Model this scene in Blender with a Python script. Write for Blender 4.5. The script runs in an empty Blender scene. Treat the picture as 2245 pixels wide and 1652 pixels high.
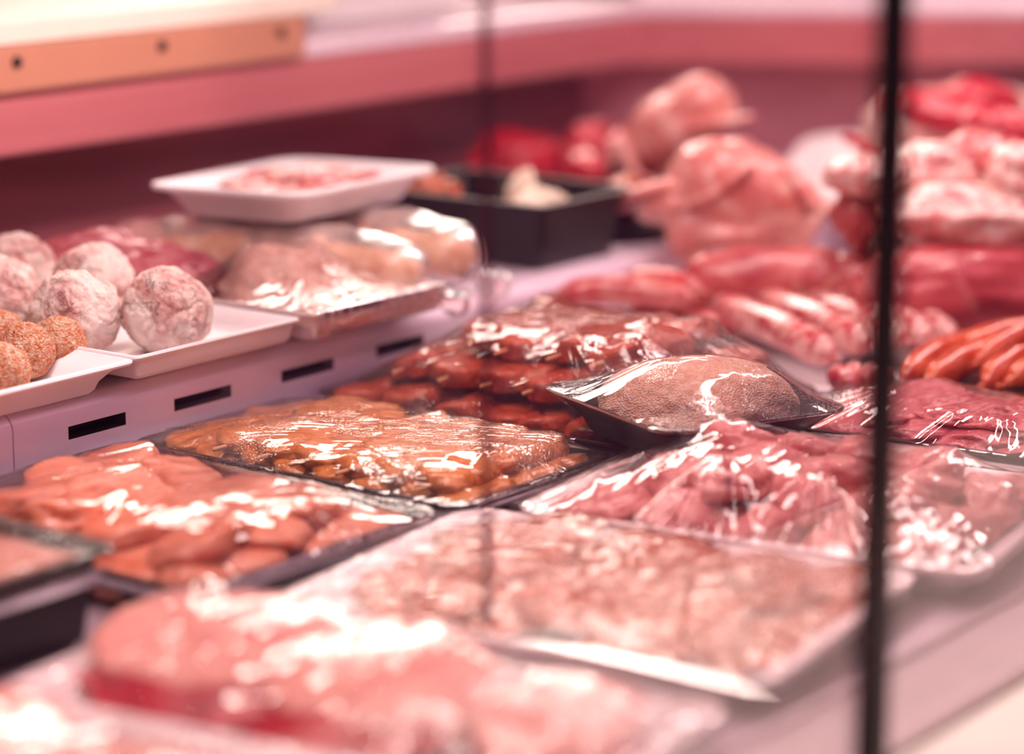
import bpy, bmesh, math, random
import numpy as np
from mathutils import Vector, Matrix, noise
from mathutils.bvhtree import BVHTree
from math import radians, cos, sin, pi
random.seed(7); np.random.seed(7)
S = bpy.context.scene; COL = S.collection

# ---------------------------------------------------------------- camera
# world: X runs along the counter, Y from the customer's glass to the staff side, Z=0 the lower deck
cd = bpy.data.cameras.new('camera'); cam = bpy.data.objects.new('camera', cd); COL.objects.link(cam)
cam.location = (0, 0, .5)
cam.rotation_euler = (radians(90 - 12.6), 0, radians(36.6 - 90))
cd.sensor_width = 36; cd.lens = 94.3; cd.clip_start = .05; cd.clip_end = 50
cd.dof.use_dof = True; cd.dof.focus_distance = 1.93; cd.dof.aperture_fstop = 2.0
S.camera = cam
# ---------------------------------------------------------------- light
S.view_settings.view_transform = 'Standard'; S.view_settings.look = 'None'
S.view_settings.gamma = 1; S.view_settings.use_curve_mapping = False
S.view_settings.exposure = 0.03
W = bpy.data.worlds.new('world'); S.world = W; W.use_nodes = True
W.node_tree.nodes['Background'].inputs[0].default_value = (.60, .16, .42, 1)
W.node_tree.nodes['Background'].inputs[1].default_value = .10
def area(name, loc, rot, sx, sy, power, col):
    l = bpy.data.lights.new(name, 'AREA'); l.shape = 'RECTANGLE'; l.size = sx; l.size_y = sy
    l.energy = power; l.color = col
    o = bpy.data.objects.new(name, l); COL.objects.link(o); o.location = loc; o.rotation_euler = rot
    return o
area('canopy_tube_light', (1.75, 1.10, .86), (radians(0), 0, 0), 2.4, .08, 31, (1, .80, .76))
area('front_tube_light', (1.5, .68, .80), (radians(12), 0, 0), 1.9, .09, 3.0, (1, .60, .85))
area('staff_side_light', (3.15, 2.45, 1.10), (radians(-65), 0, 0), 1.7, .26, 50, (1, .82, .72))

# ---------------------------------------------------------------- helpers
def L(h):
    h = h.lstrip('#'); c = [int(h[i:i+2], 16) / 255 for i in (0, 2, 4)]
    return tuple(((v + .055) / 1.055) ** 2.4 if v > .04045 else v / 12.92 for v in c) + (1,)
def tag(o, label=None, cat=None, group=None, kind=None):
    if label: o['label'] = label
    if cat: o['category'] = cat
    if group: o['group'] = group
    if kind: o['kind'] = kind
    return o
def empty(name, loc, rot=(0, 0, 0), label=None, cat=None, group=None):
    o = bpy.data.objects.new(name, None); COL.objects.link(o); o.location = loc
    o.rotation_euler = rot if hasattr(rot, '__len__') else (0, 0, rot)
    o.empty_display_size = .02
    return tag(o, label, cat, group)
def link(name, me, m, parent=None, loc=(0, 0, 0), rot=(0, 0, 0)):
    o = bpy.data.objects.new(name, me); COL.objects.link(o)
    if m and not me.materials: me.materials.append(m)
    if parent: o.parent = parent
    o.location = loc; o.rotation_euler = rot
    return o
def mesh(name, V, Fc, smooth=True):
    me = bpy.data.meshes.new(name); me.from_pydata([tuple(v) for v in V], [], [tuple(f) for f in Fc])
    if smooth: me.polygons.foreach_set('use_smooth', [True] * len(me.polygons))
    me.update(); return me
def bm_mesh(name, bm, smooth=True):
    bmesh.ops.recalc_face_normals(bm, faces=bm.faces)
    me = bpy.data.meshes.new(name); bm.to_mesh(me); bm.free()
    if smooth: me.polygons.foreach_set('use_smooth', [True] * len(me.polygons))
    return me
def box_me(name, x0, x1, y0, y1, z0, z1, bev=0):
    bm = bmesh.new(); bmesh.ops.create_cube(bm, size=1)
    for v in bm.verts:
        v.co = Vector((x0 + (v.co.x + .5) * (x1 - x0), y0 + (v.co.y + .5) * (y1 - y0), z0 + (v.co.z + .5) * (z1 - z0)))
    if bev: bmesh.ops.bevel(bm, geom=bm.edges[:], offset=bev, segments=3, affect='EDGES')
    return bm_mesh(name, bm, False)

# ---------------------------------------------------------------- materials
class NT:
    def __init__(s, name):
        s.m = bpy.data.materials.new(name); s.m.use_nodes = True; s.t = s.m.node_tree
        s.t.nodes.clear(); s.out = s.t.nodes.new('ShaderNodeOutputMaterial')
        s.tc = s.t.nodes.new('ShaderNodeTexCoord')
    def n(s, typ, **k):
        nd = s.t.nodes.new(typ)
        for a, b in k.items():
            if a.startswith('i_'):
                key = a[2:]; key = int(key) if key.isdigit() else key.replace('_', ' ')
                s.set(nd.inputs[key], b)
            else: setattr(nd, a, b)
        return nd
    def set(s, sock, v):
        if isinstance(v, bpy.types.NodeSocket): s.t.links.new(v, sock)
        else: sock.default_value = v
    def noise(s, scale, detail=4, rough=.55, dist=0, vec=None):
        nd = s.n('ShaderNodeTexNoise'); nd.inputs['Scale'].default_value = scale
        nd.inputs['Detail'].default_value = detail; nd.inputs['Roughness'].default_value = rough
        nd.inputs['Distortion'].default_value = dist
        s.t.links.new(vec or s.tc.outputs['Object'], nd.inputs['Vector']); return nd.outputs['Fac']
    def vor(s, scale, feature='F1', vec=None):
        nd = s.n('ShaderNodeTexVoronoi', feature=feature); nd.inputs['Scale'].default_value = scale
        s.t.links.new(vec or s.tc.outputs['Object'], nd.inputs['Vector']); return nd.outputs['Distance']
    def ramp(s, fac, stops):
        nd = s.n('ShaderNodeValToRGB'); s.t.links.new(fac, nd.inputs[0]); e = nd.color_ramp.elements
        while len(e) < len(stops): e.new(.5)
        for el, (p, c) in zip(e, stops): el.position = p; el.color = c if hasattr(c, '__len__') else (c, c, c, 1)
        return nd.outputs['Color']
    def mix(s, f, a, b, mode='MIX'):
        nd = s.n('ShaderNodeMix', data_type='RGBA', blend_type=mode)
        s.set(nd.inputs[0], f); s.set(nd.inputs[6], a); s.set(nd.inputs[7], b); return nd.outputs[2]
    def math(s, op, a, b=0):
        nd = s.n('ShaderNodeMath', operation=op); s.set(nd.inputs[0], a); s.set(nd.inputs[1], b); return nd.outputs[0]
    def bump(s, h, strength=.5, dist=.002, normal=None):
        nd = s.n('ShaderNodeBump'); nd.inputs['Strength'].default_value = strength; nd.inputs['Distance'].default_value = dist
        s.t.links.new(h, nd.inputs['Height'])
        if normal: s.t.links.new(normal, nd.inputs['Normal'])
        return nd.outputs[0]
    def mapping(s, scale=(1, 1, 1), rot=(0, 0, 0)):
        nd = s.n('ShaderNodeMapping'); nd.inputs['Scale'].default_value = scale; nd.inputs['Rotation'].default_value = rot
        s.t.links.new(s.tc.outputs['Object'], nd.inputs[0]); return nd.outputs[0]
    def bsdf(s, col, rough=.4, normal=None, **k):
        nd = s.n('ShaderNodeBsdfPrincipled'); s.set(nd.inputs['Base Color'], col); s.set(nd.inputs['Roughness'], rough)
        if normal: s.t.links.new(normal, nd.inputs['Normal'])
        for a, b in k.items(): s.set(nd.inputs[a.replace('_', ' ')], b)
        s.t.links.new(nd.outputs[0], s.out.inputs[0]); return s.m

def plain(name, col, rough=.4, spec=.5, bs=0, bscale=200, metal=0):
    t = NT(name); nm = None
    if bs: nm = t.bump(t.noise(bscale, 3), bs, .001)
    v = t.ramp(t.noise(14, 4), [(.3, tuple(c * .93 for c in col[:3]) + (1,)), (.7, col)])
    return t.bsdf(v, rough, nm, Specular_IOR_Level=spec, Metallic=metal)
def meat(name, a, b, c, sc=18, fat=None, fatw=.5, rough=.32, bs=.5, fsc=30, fatlo=.56, dist=1.5):
    t = NT(name)
    col = t.ramp(t.noise(sc, 5, .6, dist), [(.3, L(a)), (.5, L(b)), (.7, L(c))])
    if fat:
        f = t.ramp(t.noise(fsc, 4, .6, 2.5), [(fatlo, 0), (fatlo + .1, fatw)])
        col = t.mix(f, col, L(fat))
    h = t.math('ADD', t.noise(sc * 4, 4), t.noise(sc * 18, 2))
    return t.bsdf(col, rough, t.bump(h, bs, .002), Subsurface_Weight=.12, Subsurface_Radius=(.012, .004, .003),
                  Subsurface_Scale=.6, Coat_Weight=.3, Coat_Roughness=.15)
M = {}
M['white'] = plain('white_melamine', L('#f0e6e6'), .28)
M['foam'] = plain('white_foam', L('#f2e8ea'), .42, .4, .25, 500)
M['black'] = plain('black_plastic', L('#120b0e'), .38, .35)
M['blackm'] = plain('dark_groove', L('#0c090a'), .6)
M['board'] = plain('cream_board', L('#fff3e2'), .5)
M['panel'] = plain('tan_panel', L('#cf8f74'), .45)
M['wood'] = plain('bamboo', L('#e6b184'), .6)
M['silicone'] = plain('black_silicone', L('#1d1516'), .35)
M['fatwhite'] = meat('pale_fat', '#e6c9a8', '#f0dcc4', '#f6e8da', 30, bs=.3)
def steel():
    t = NT('painted_steel'); v = t.mapping((1, 30, 30))
    f = t.noise(12, 4, .6, 0, v)
    c = t.ramp(f, [(.3, L('#82646c')), (.7, L('#96757c'))])
    return t.bsdf(c, .34, t.bump(f, .1, .0005), Metallic=.35)
M['steel'] = steel()
def wallmat(name, c1, c2, rough=.3, metal=.25):
    t = NT(name); v = t.mapping((1.2, 6, 14)); f = t.noise(3, 4, .5, .3, v)
    return t.bsdf(t.ramp(f, [(.25, L(c1)), (.75, L(c2))]), rough, None, Metallic=metal)
M['wall'] = wallmat('pink_brushed_wall_shaded', '#6e3a40', '#85464e', .3, .35)  # shade under the ledge put into the base colour; end wall stays lighter
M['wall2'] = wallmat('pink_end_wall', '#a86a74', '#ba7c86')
M['ledge'] = wallmat('pink_ledge', '#c06a70', '#cf7c80', .3, .1)
M['cap'] = wallmat('lilac_white_cap', '#e6c8d4', '#f0dae2', .25, .05)
M['deck'] = wallmat('deck_white', '#a88e9a', '#b89ea8', .3, .05)
M['shelf'] = wallmat('shelf_lilac_white', '#e8cfe0', '#f0dae8', .22, 0)

def film(name, milk=.10, wr=.6, wscale=(14, 60), rot=0, drop=.35, dscale=420, tint='#fff6f4', rough=.06, ior=1.38):
    """stretched cling film: thin, clear, glossy, pleated, misted with droplets"""
    t = NT(name)
    v0 = t.mapping((1, 1, 1), (0, 0, rot)); vm = t.n('ShaderNodeMapping'); vm.inputs['Scale'].default_value = (wscale[0], wscale[1], wscale[0]); t.t.links.new(v0, vm.inputs[0]); v = vm.outputs[0]
    n1 = t.noise(1, 1.5, .5, .6, v)
    rid = t.math('ABSOLUTE', t.math('SUBTRACT', n1, .5))
    rid = t.math('MULTIPLY', rid, -1)
    patch = t.ramp(t.noise(16, 3), [(.42, .15), (.62, 1.)])
    big = t.bump(t.math('MULTIPLY', rid, patch), wr, .008)
    mist = t.ramp(t.noise(11, 3, .6), [(.45, 0), (.65, 1.)])
    d = t.vor(dscale); d = t.ramp(d, [(.0, 1.), (.5, 0)])
    nm = t.bump(t.math('MULTIPLY', d, mist), drop, .0012, big)
    fr = t.n('ShaderNodeFresnel'); fr.inputs[0].default_value = ior; t.t.links.new(nm, fr.inputs['Normal'])
    fac = t.n('ShaderNodeClamp'); t.t.links.new(t.math('MULTIPLY', fr.outputs[0], 1.25), fac.inputs[0]); fac.inputs[2].default_value = .85
    gl = t.n('ShaderNodeBsdfGlossy'); gl.inputs['Roughness'].default_value = rough; t.t.links.new(nm, gl.inputs['Normal'])
    tr = t.n('ShaderNodeBsdfTransparent'); tr.inputs[0].default_value = L(tint)
    df = t.n('ShaderNodeBsdfDiffuse'); df.inputs[0].default_value = L('#fbeef0')
    mk = t.ramp(t.noise(9, 4, .6), [(.40, milk * .05), (.75, milk * 1.2)])
    a = t.n('ShaderNodeMixShader'); t.t.links.new(mk, a.inputs[0]); t.t.links.new(tr.outputs[0], a.inputs[1]); t.t.links.new(df.outputs[0], a.inputs[2])
    b = t.n('ShaderNodeMixShader'); t.t.links.new(fac.outputs[0], b.inputs[0]); t.t.links.new(a.outputs[0], b.inputs[1]); t.t.links.new(gl.outputs[0], b.inputs[2])
    t.t.links.new(b.outputs[0], t.out.inputs[0]); return t.m
def glass(name, tint, amt=1.0):
    t = NT(name)
    fr = t.n('ShaderNodeFresnel'); fr.inputs[0].default_value = 1.35
    gl = t.n('ShaderNodeBsdfGlossy'); gl.inputs['Roughness'].default_value = .02
    tr = t.n('ShaderNodeBsdfTransparent'); tr.inputs[0].default_value = tint
    b = t.n('ShaderNodeMixShader'); t.t.links.new(t.math('MULTIPLY', fr.outputs[0], amt), b.inputs[0])
    t.t.links.new(tr.outputs[0], b.inputs[1]); t.t.links.new(gl.outputs[0], b.inputs[2])
    t.t.links.new(b.outputs[0], t.out.inputs[0]); return t.m

# ---------------------------------------------------------------- setting
link('floor', box_me('deck', .3, 3.9, .702, 1.90, -.02, 0), M['deck'])['kind'] = 'structure'
# back wall (recessed below the ledge) and its angled right run
def prism(name, pts, x0, x1, m, smooth=False):
    V = [(x0, y, z) for y, z in pts] + [(x1, y, z) for y, z in pts]; n = len(pts)
    Fc = [(i, (i + 1) % n, n + (i + 1) % n, n + i) for i in range(n)] + [tuple(range(n))[::-1], tuple(range(n, 2 * n))]
    return link(name, mesh(name, V, Fc, smooth), m)
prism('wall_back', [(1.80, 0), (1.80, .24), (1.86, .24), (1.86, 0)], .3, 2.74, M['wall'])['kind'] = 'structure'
prism('trim_1', [(1.72, .184), (1.7215, .181), (1.725, .18), (2.3, .18), (2.3, .2335), (1.7225, .2335), (1.7225, .2305), (1.72, .228)], .3, 2.56, M['ledge'])['kind'] = 'structure'
prism('trim_5', [(1.72, .234), (1.72, .238), (1.7215, .2435), (1.726, .248), (1.733, .250), (2.3, .250), (2.3, .234)], .3, 2.56, M['cap'])['kind'] = 'structure'
rt_ = Vector((.596, -.803, 0)); nr = Vector((-.803, -.596, 0))
def angled(name, off, z0, z1, m, thick=.06, length=1.5, back=0, lean=0):
    A = Vector((2.56, 1.72, 0)) - nr * off - rt_ * back
    V = []
    for t_ in (0, length + back):
        for (o, z) in ((0, z0), (lean, z1), (thick, z1), (thick, z0)):
            p = A + rt_ * t_ - nr * o; V.append((p.x, p.y, z))
    Fc = [(0, 1, 5, 4), (1, 2, 6, 5), (2, 3, 7, 6), (3, 0, 4, 7), (0, 3, 2, 1), (4, 5, 6, 7)]
    o = link(name, mesh(name, V, Fc, False), m); o['kind'] = 'structure'; return o
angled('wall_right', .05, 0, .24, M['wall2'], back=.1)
angled('trim_2', 0, .18, .2335, M['ledge'], thick=.5)
angled('trim_6', 0, .234, .242, M['cap'], thick=.5)
angled('trim_7', 0, .242, .250, M['cap'], thick=.5, lean=.008)
# staff-side room beyond the ledge
link('wall_staff', box_me('ws', -1, 6, 3.4, 3.45, -.5, 2.6), plain('staff_wall', L('#b98a84'), .6))['kind'] = 'structure'
# front steel frame: inner deck edge, sill, groove, outer ledge
prism('trim_3', [(.702, 0), (.7005, .006), (.698, .0075), (.695, .0065), (.692, .004), (.640, .001), (.632, .0015), (.630, -.008), (.622, -.008), (.622, -.03), (.702, -.03)], .3, 3.9, M['steel'])['kind'] = 'structure'
prism('trim_4', [(.6215, -.03), (.6215, .004), (.619, .006), (.40, .010), (.36, .006), (.36, -.03)], .3, 3.9, M['board'])['kind'] = 'structure'

# raised shelf with slotted rounded riser
def shelf(x0, x1, slots, root):
    prof = [(1.80, .065)] + [(1.3805, .065)]
    for k in range(1, 9):
        a = k / 8 * pi / 2; prof.append((1.3805 - .0125 * sin(a), .0525 + .0125 * cos(a)))
    prof += [(1.368, .0462), (1.368, .0366), (1.368, 0)]
    xs = sorted({x0 + .002, x1} | {v for s_ in slots for v in s_} | {x0})
    V = [(x, y, z) for x in xs for y, z in prof]; n = len(prof); Fc = []
    for i in range(len(xs) - 1):
        for j in range(n - 1):
            mid = (xs[i] + xs[i + 1]) / 2
            if j == n - 3 and any(s_[0] < mid < s_[1] for s_ in slots): continue
            Fc.append((i * n + j, i * n + j + 1, (i + 1) * n + j + 1, (i + 1) * n + j))
    Fc += [tuple(range(n))[::-1], tuple((len(xs) - 1) * n + j for j in range(n))]
    o = link('shelf_panel', mesh('shelf_panel', V, Fc, False), M['shelf'], root)
    for a, b in slots:
        y0, y1, z0, z1 = 1.368, 1.388, .0366, .0462
        V = [(a, y0, z0), (b, y0, z0), (b, y0, z1), (a, y0, z1), (a, y1, z0), (b, y1, z0), (b, y1, z1), (a, y1, z1)]
        link('vent_slot', mesh('vent_slot', V, [(0, 1, 5, 4), (1, 2, 6, 5), (2, 3, 7, 6), (3, 0, 4, 7), (4, 5, 6, 7)], False), M['blackm'], root)
rs = empty('raised_shelf', (0, 0, 0), 0, 'long lilac-white raised display shelf with black slots, right of the seam', 'shelf')
shelf(1.2565, 2.9, [(1.309, 1.367), (1.418, 1.481), (1.539, 1.602), (1.656, 1.718), (1.775, 1.837)], rs)
rs = empty('raised_shelf', (0, 0, 0), 0, 'lilac-white raised shelf end left of the vertical seam, cut off by the frame', 'shelf')
shelf(.3, 1.2553, [(1.17, 1.236)], rs)

# white work board on the staff side with its screwed panel
wb = empty('work_board', (1.2, 1.73, .250), 0, 'cream work board over a tan panel with black screws on the ledge, top left', 'board')
def ch(name, me, m, par):      # child given in world coordinates
    o = link(name, me, m, par); o.location = -Vector(par.location); return o
ch('board_top', box_me('bt', .5, 2.03, 1.722, 2.5, .2745, .296, .002), M['board'], wb)
ch('front_panel', box_me('fp', .5, 1.972, 1.7225, 1.76, .2505, .2745), M['panel'], wb)
ch('support_panel', box_me('sp', .5, 1.972, 1.7125, 1.7195, .2365, .2745, .001), M['panel'], wb)
for x in (1.594, 1.772, 1.935):
    bm = bmesh.new(); bmesh.ops.create_cone(bm, cap_ends=True, segments=20, radius1=.0050, radius2=.0044, depth=.003)
    s_ = ch('screw', bm_mesh('screw', bm), M['blackm'], wb); s_.location += Vector((x, 1.711, .262)); s_.rotation_euler = (pi / 2, 0, 0)
s_ = link('wall_screw', box_me('wsc', 1.655, 1.659, 1.797, 1.80, .160, .164, .001), M['blackm'])
tag(s_, 'small dark screw head in the wall just under the ledge, far left', 'screw')
bx = link('storage_box', box_me('sb', 2.075, 2.32, 1.79, 1.95, .2502, .36, .006), M['white'])
tag(bx, 'white box standing on the ledge right of the work board', 'box')

# front glass panes, dark joint and cross divider
gm = glass('clear_pane', (.99, .975, .98, 1), .35)
for k, (a, b) in enumerate(((.3, 1.1465), (1.1575, 3.9))):
    o = link('window_%d' % (k + 1), box_me('pane', a, b, .6235, .6285, -.006, 1.0), gm); o['kind'] = 'structure'
dv = empty('glass_divider', (1.152, .62, 0), 0, 'upright glass divider between the meat trays with a dark front joint strip', 'divider')
ch('pane', box_me('dp', 1.1495, 1.1545, .634, .872, .032, 1.0), glass('divider_pane', (.975, .95, .955, 1), .3), dv)
ch('joint_strip', box_me('js', 1.1470, 1.1570, .6195, .6335, .007, 1.0), M['silicone'], dv)
def edgemat():
    t = NT('tinted_edge')
    tr = t.n('ShaderNodeBsdfTransparent'); tr.inputs[0].default_value = L('#c08c96')
    df = t.n('ShaderNodeBsdfPrincipled'); df.inputs['Base Color'].default_value = L('#6b3b45'); df.inputs['Roughness'].default_value = .2
    b = t.n('ShaderNodeMixShader'); b.inputs[0].default_value = .45
    t.t.links.new(tr.outputs[0], b.inputs[1]); t.t.links.new(df.outputs[0], b.inputs[2]); t.t.links.new(b.outputs[0], t.out.inputs[0]); return t.m
ch('polished_edge', box_me('pe', 1.1492, 1.1548, .872, .8745, .032, 1.0), edgemat(), dv)

# ---------------------------------------------------------------- shape makers
def rrect(w, d, r, z, n=6):
    pts = []
    for cx, cy, a0 in ((w/2 - r, d/2 - r, 0), (-w/2 + r, d/2 - r, 90), (-w/2 + r, -d/2 + r, 180), (w/2 - r, -d/2 + r, 270)):
        for k in range(n + 1):
            a = radians(a0 + 90 * k / n); pts.append((cx + r * cos(a), cy + r * sin(a), z))
    return pts
def tray_me(w, d, h, slope=.012, rim=.006, th=.003, r=.02, foot=0, sharp=False):
    """w,d at the outside of the rim; walls slope inward going down"""
    bw, bd = w - 2 * rim - 2 * slope, d - 2 * rim - 2 * slope
    loops = []
    if foot:
        f = foot
        loops += [rrect(bw - .05, bd - .05, r, 0), rrect(bw - .05, bd - .05, r, f)]
        z0 = f
    else: z0 = 0
    br = max(r - slope * .5, .003)
    loops += [rrect(bw - .006, bd - .006, br, z0), rrect(bw, bd, br, z0 + .003)]
    for k in (1, 2, 3):
        q = k / 3; loops.append(rrect(bw + 2 * slope * q ** 1.3, bd + 2 * slope * q ** 1.3, r * (.7 + .3 * q), z0 + .003 + (h - z0 - .003 - th) * q))
    loops += [rrect(w - .001, d - .001, r, h - th), rrect(w, d, r, h - th * .5), rrect(w - .001, d - .001, r, h),
              rrect(w - 2 * rim, d - 2 * rim, max(r - rim, .002), h), rrect(w - 2 * rim - .002, d - 2 * rim - .002, max(r - rim, .002), h - .001)]
    zi = z0 + th
    for k in (2, 1):
        q = k / 3; loops.append(rrect(bw - 2 * th + 2 * slope * q ** 1.3, bd - 2 * th + 2 * slope * q ** 1.3, max(r * .8 - th, .002), zi + .003 + (h - zi - .003) * q))
    loops += [rrect(bw - 2 * th, bd - 2 * th, max(br - th, .002), zi + .003), rrect(bw - 2 * th - .006, bd - 2 * th - .006, max(br - th, .002), zi)]
    n = len(loops[0]); V = [p for l in loops for p in l]; Fc = [tuple(range(n))[::-1]]
    for i in range(len(loops) - 1):
        for j in range(n):
            Fc.append((i * n + j, i * n + (j + 1) % n, (i + 1) * n + (j + 1) % n, (i + 1) * n + j))
    Fc.append(tuple((len(loops) - 1) * n + j for j in range(n)))
    return mesh('tray_body', V, Fc, True)
def sharpen(o, ang=35):
    me = o.data; me.polygons.foreach_set('use_smooth', [True] * len(me.polygons))
    try: me.set_sharp_from_angle(angle=radians(ang))
    except Exception: pass
def fbm(p, o=4): return noise.fractal(p, 1.0, 2.0, o)
def blob(name, sx, sy, sz, amp=.15, freq=1.6, sub=4, seed=0, flat=.0, rid=0, ridf=6, top=0):
    """organic lump: displaced ellipsoid; flat squashes the underside"""
    bm = bmesh.new(); bmesh.ops.create_icosphere(bm, subdivisions=sub, radius=1)
    off = Vector((seed * 7.3, seed * 3.1, seed * 5.7))
    for v in bm.verts:
        p = v.co.copy(); d = 1 + amp * 1.6 * fbm(p * freq + off, 4)
        if rid: d -= rid * (1 - min(1, abs(noise.noise(p * ridf + off)) * 5))
        q = p * d
        if top and q.z > top: q.z = top + (q.z - top) * .25
        if q.z < -flat and flat: q.z = -flat + (q.z + flat) * .15
        v.co = Vector((q.x * sx, q.y * sy, q.z * sz))
    return bm_mesh(name, bm)
def tube(name, pts, rads, seg=20, amp=0, freq=60, seed=0, squash=1):
    P = [Vector(p) for p in pts]; n = len(P)
    N = 8 * (n - 1)
    def cr(a, b, c, d, t): return .5 * ((2*b) + (-a+c)*t + (2*a-5*b+4*c-d)*t*t + (-a+3*b-3*c+d)*t**3)
    C, R = [], []
    for i in range(n - 1):
        for k in range(8):
            t = k / 8; g = lambda A, j: A[max(0, min(n - 1, j))]
            C.append(cr(g(P, i-1), g(P, i), g(P, i+1), g(P, i+2), t)); R.append(cr(g(rads, i-1), g(rads, i), g(rads, i+1), g(rads, i+2), t))
    C.append(P[-1]); R.append(rads[-1])
    t0, t1 = (C[1] - C[0]).normalized(), (C[-1] - C[-2]).normalized()
    c2, r2 = [], []
    for k in range(6):
        a = k / 6 * pi / 2; c2.append(C[0] - t0 * R[0] * cos(a)); r2.append(max(R[0] * sin(a), 1e-4))
    C = c2 + C; Rr = r2 + R
    for k in range(1, 7):
        a = k / 6 * pi / 2; C.append(P[-1] + t1 * R[-1] * sin(a)); Rr.append(max(R[-1] * cos(a), 1e-4))
    V = []; up = Vector((0, 0, 1)); m = len(C); off = Vector((seed * 3.7, seed, 0))
    for i, (c, r) in enumerate(zip(C, Rr)):
        t = (C[min(i + 1, m - 1)] - C[max(i - 1, 0)]).normalized(); s_ = t.cross(up).normalized(); u = s_.cross(t)
        for k in range(seg):
            a = 2 * pi * k / seg; d = s_ * cos(a) + u * sin(a) * squash; rr = r
            if amp: rr = r * (1 + amp * fbm((c + d * r) * freq + off, 3))
            V.append(c + d * rr)
    Fc = [(i*seg + k, i*seg + (k+1) % seg, (i+1)*seg + (k+1) % seg, (i+1)*seg + k) for i in range(m - 1) for k in range(seg)]
    Fc += [tuple(range(seg))[::-1], tuple((m-1)*seg + k for k in range(seg))]
    return mesh(name, V, Fc)
def fused(name, parts, voxel=.004, amp=.0015, freq=35, smooth=4, seed=0):
    """union of ellipsoids (centre, radii, rotation) remeshed into one organic surface; centre in local coordinates"""
    bm = bmesh.new()
    for c, r, rot in parts:
        mt = Matrix.Translation(c) @ Matrix.Rotation(radians(rot[2]), 4, 'Z') @ Matrix.Rotation(radians(rot[1]), 4, 'Y') @ Matrix.Rotation(radians(rot[0]), 4, 'X') @ Matrix.Diagonal((*r, 1))
        bmesh.ops.create_icosphere(bm, subdivisions=3, radius=1, matrix=mt)
    me = bpy.data.meshes.new(name); bm.to_mesh(me); bm.free()
    o = bpy.data.objects.new(name, me); COL.objects.link(o)
    m = o.modifiers.new('r', 'REMESH'); m.mode = 'VOXEL'; m.voxel_size = voxel
    s_ = o.modifiers.new('s', 'SMOOTH'); s_.factor = .6; s_.iterations = smooth
    dg = bpy.context.evaluated_depsgraph_get(); res = bpy.data.meshes.new_from_object(o.evaluated_get(dg))
    bpy.data.objects.remove(o); off = Vector((seed, seed * 2.3, 1))
    nn = [v.normal.copy() for v in res.vertices]
    for v, n_ in zip(res.vertices, nn): v.co += n_ * amp * 2 * fbm(v.co * freq + off, 4)
    res.polygons.foreach_set('use_smooth', [True] * len(res.polygons)); res.materials.clear(); return res

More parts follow.
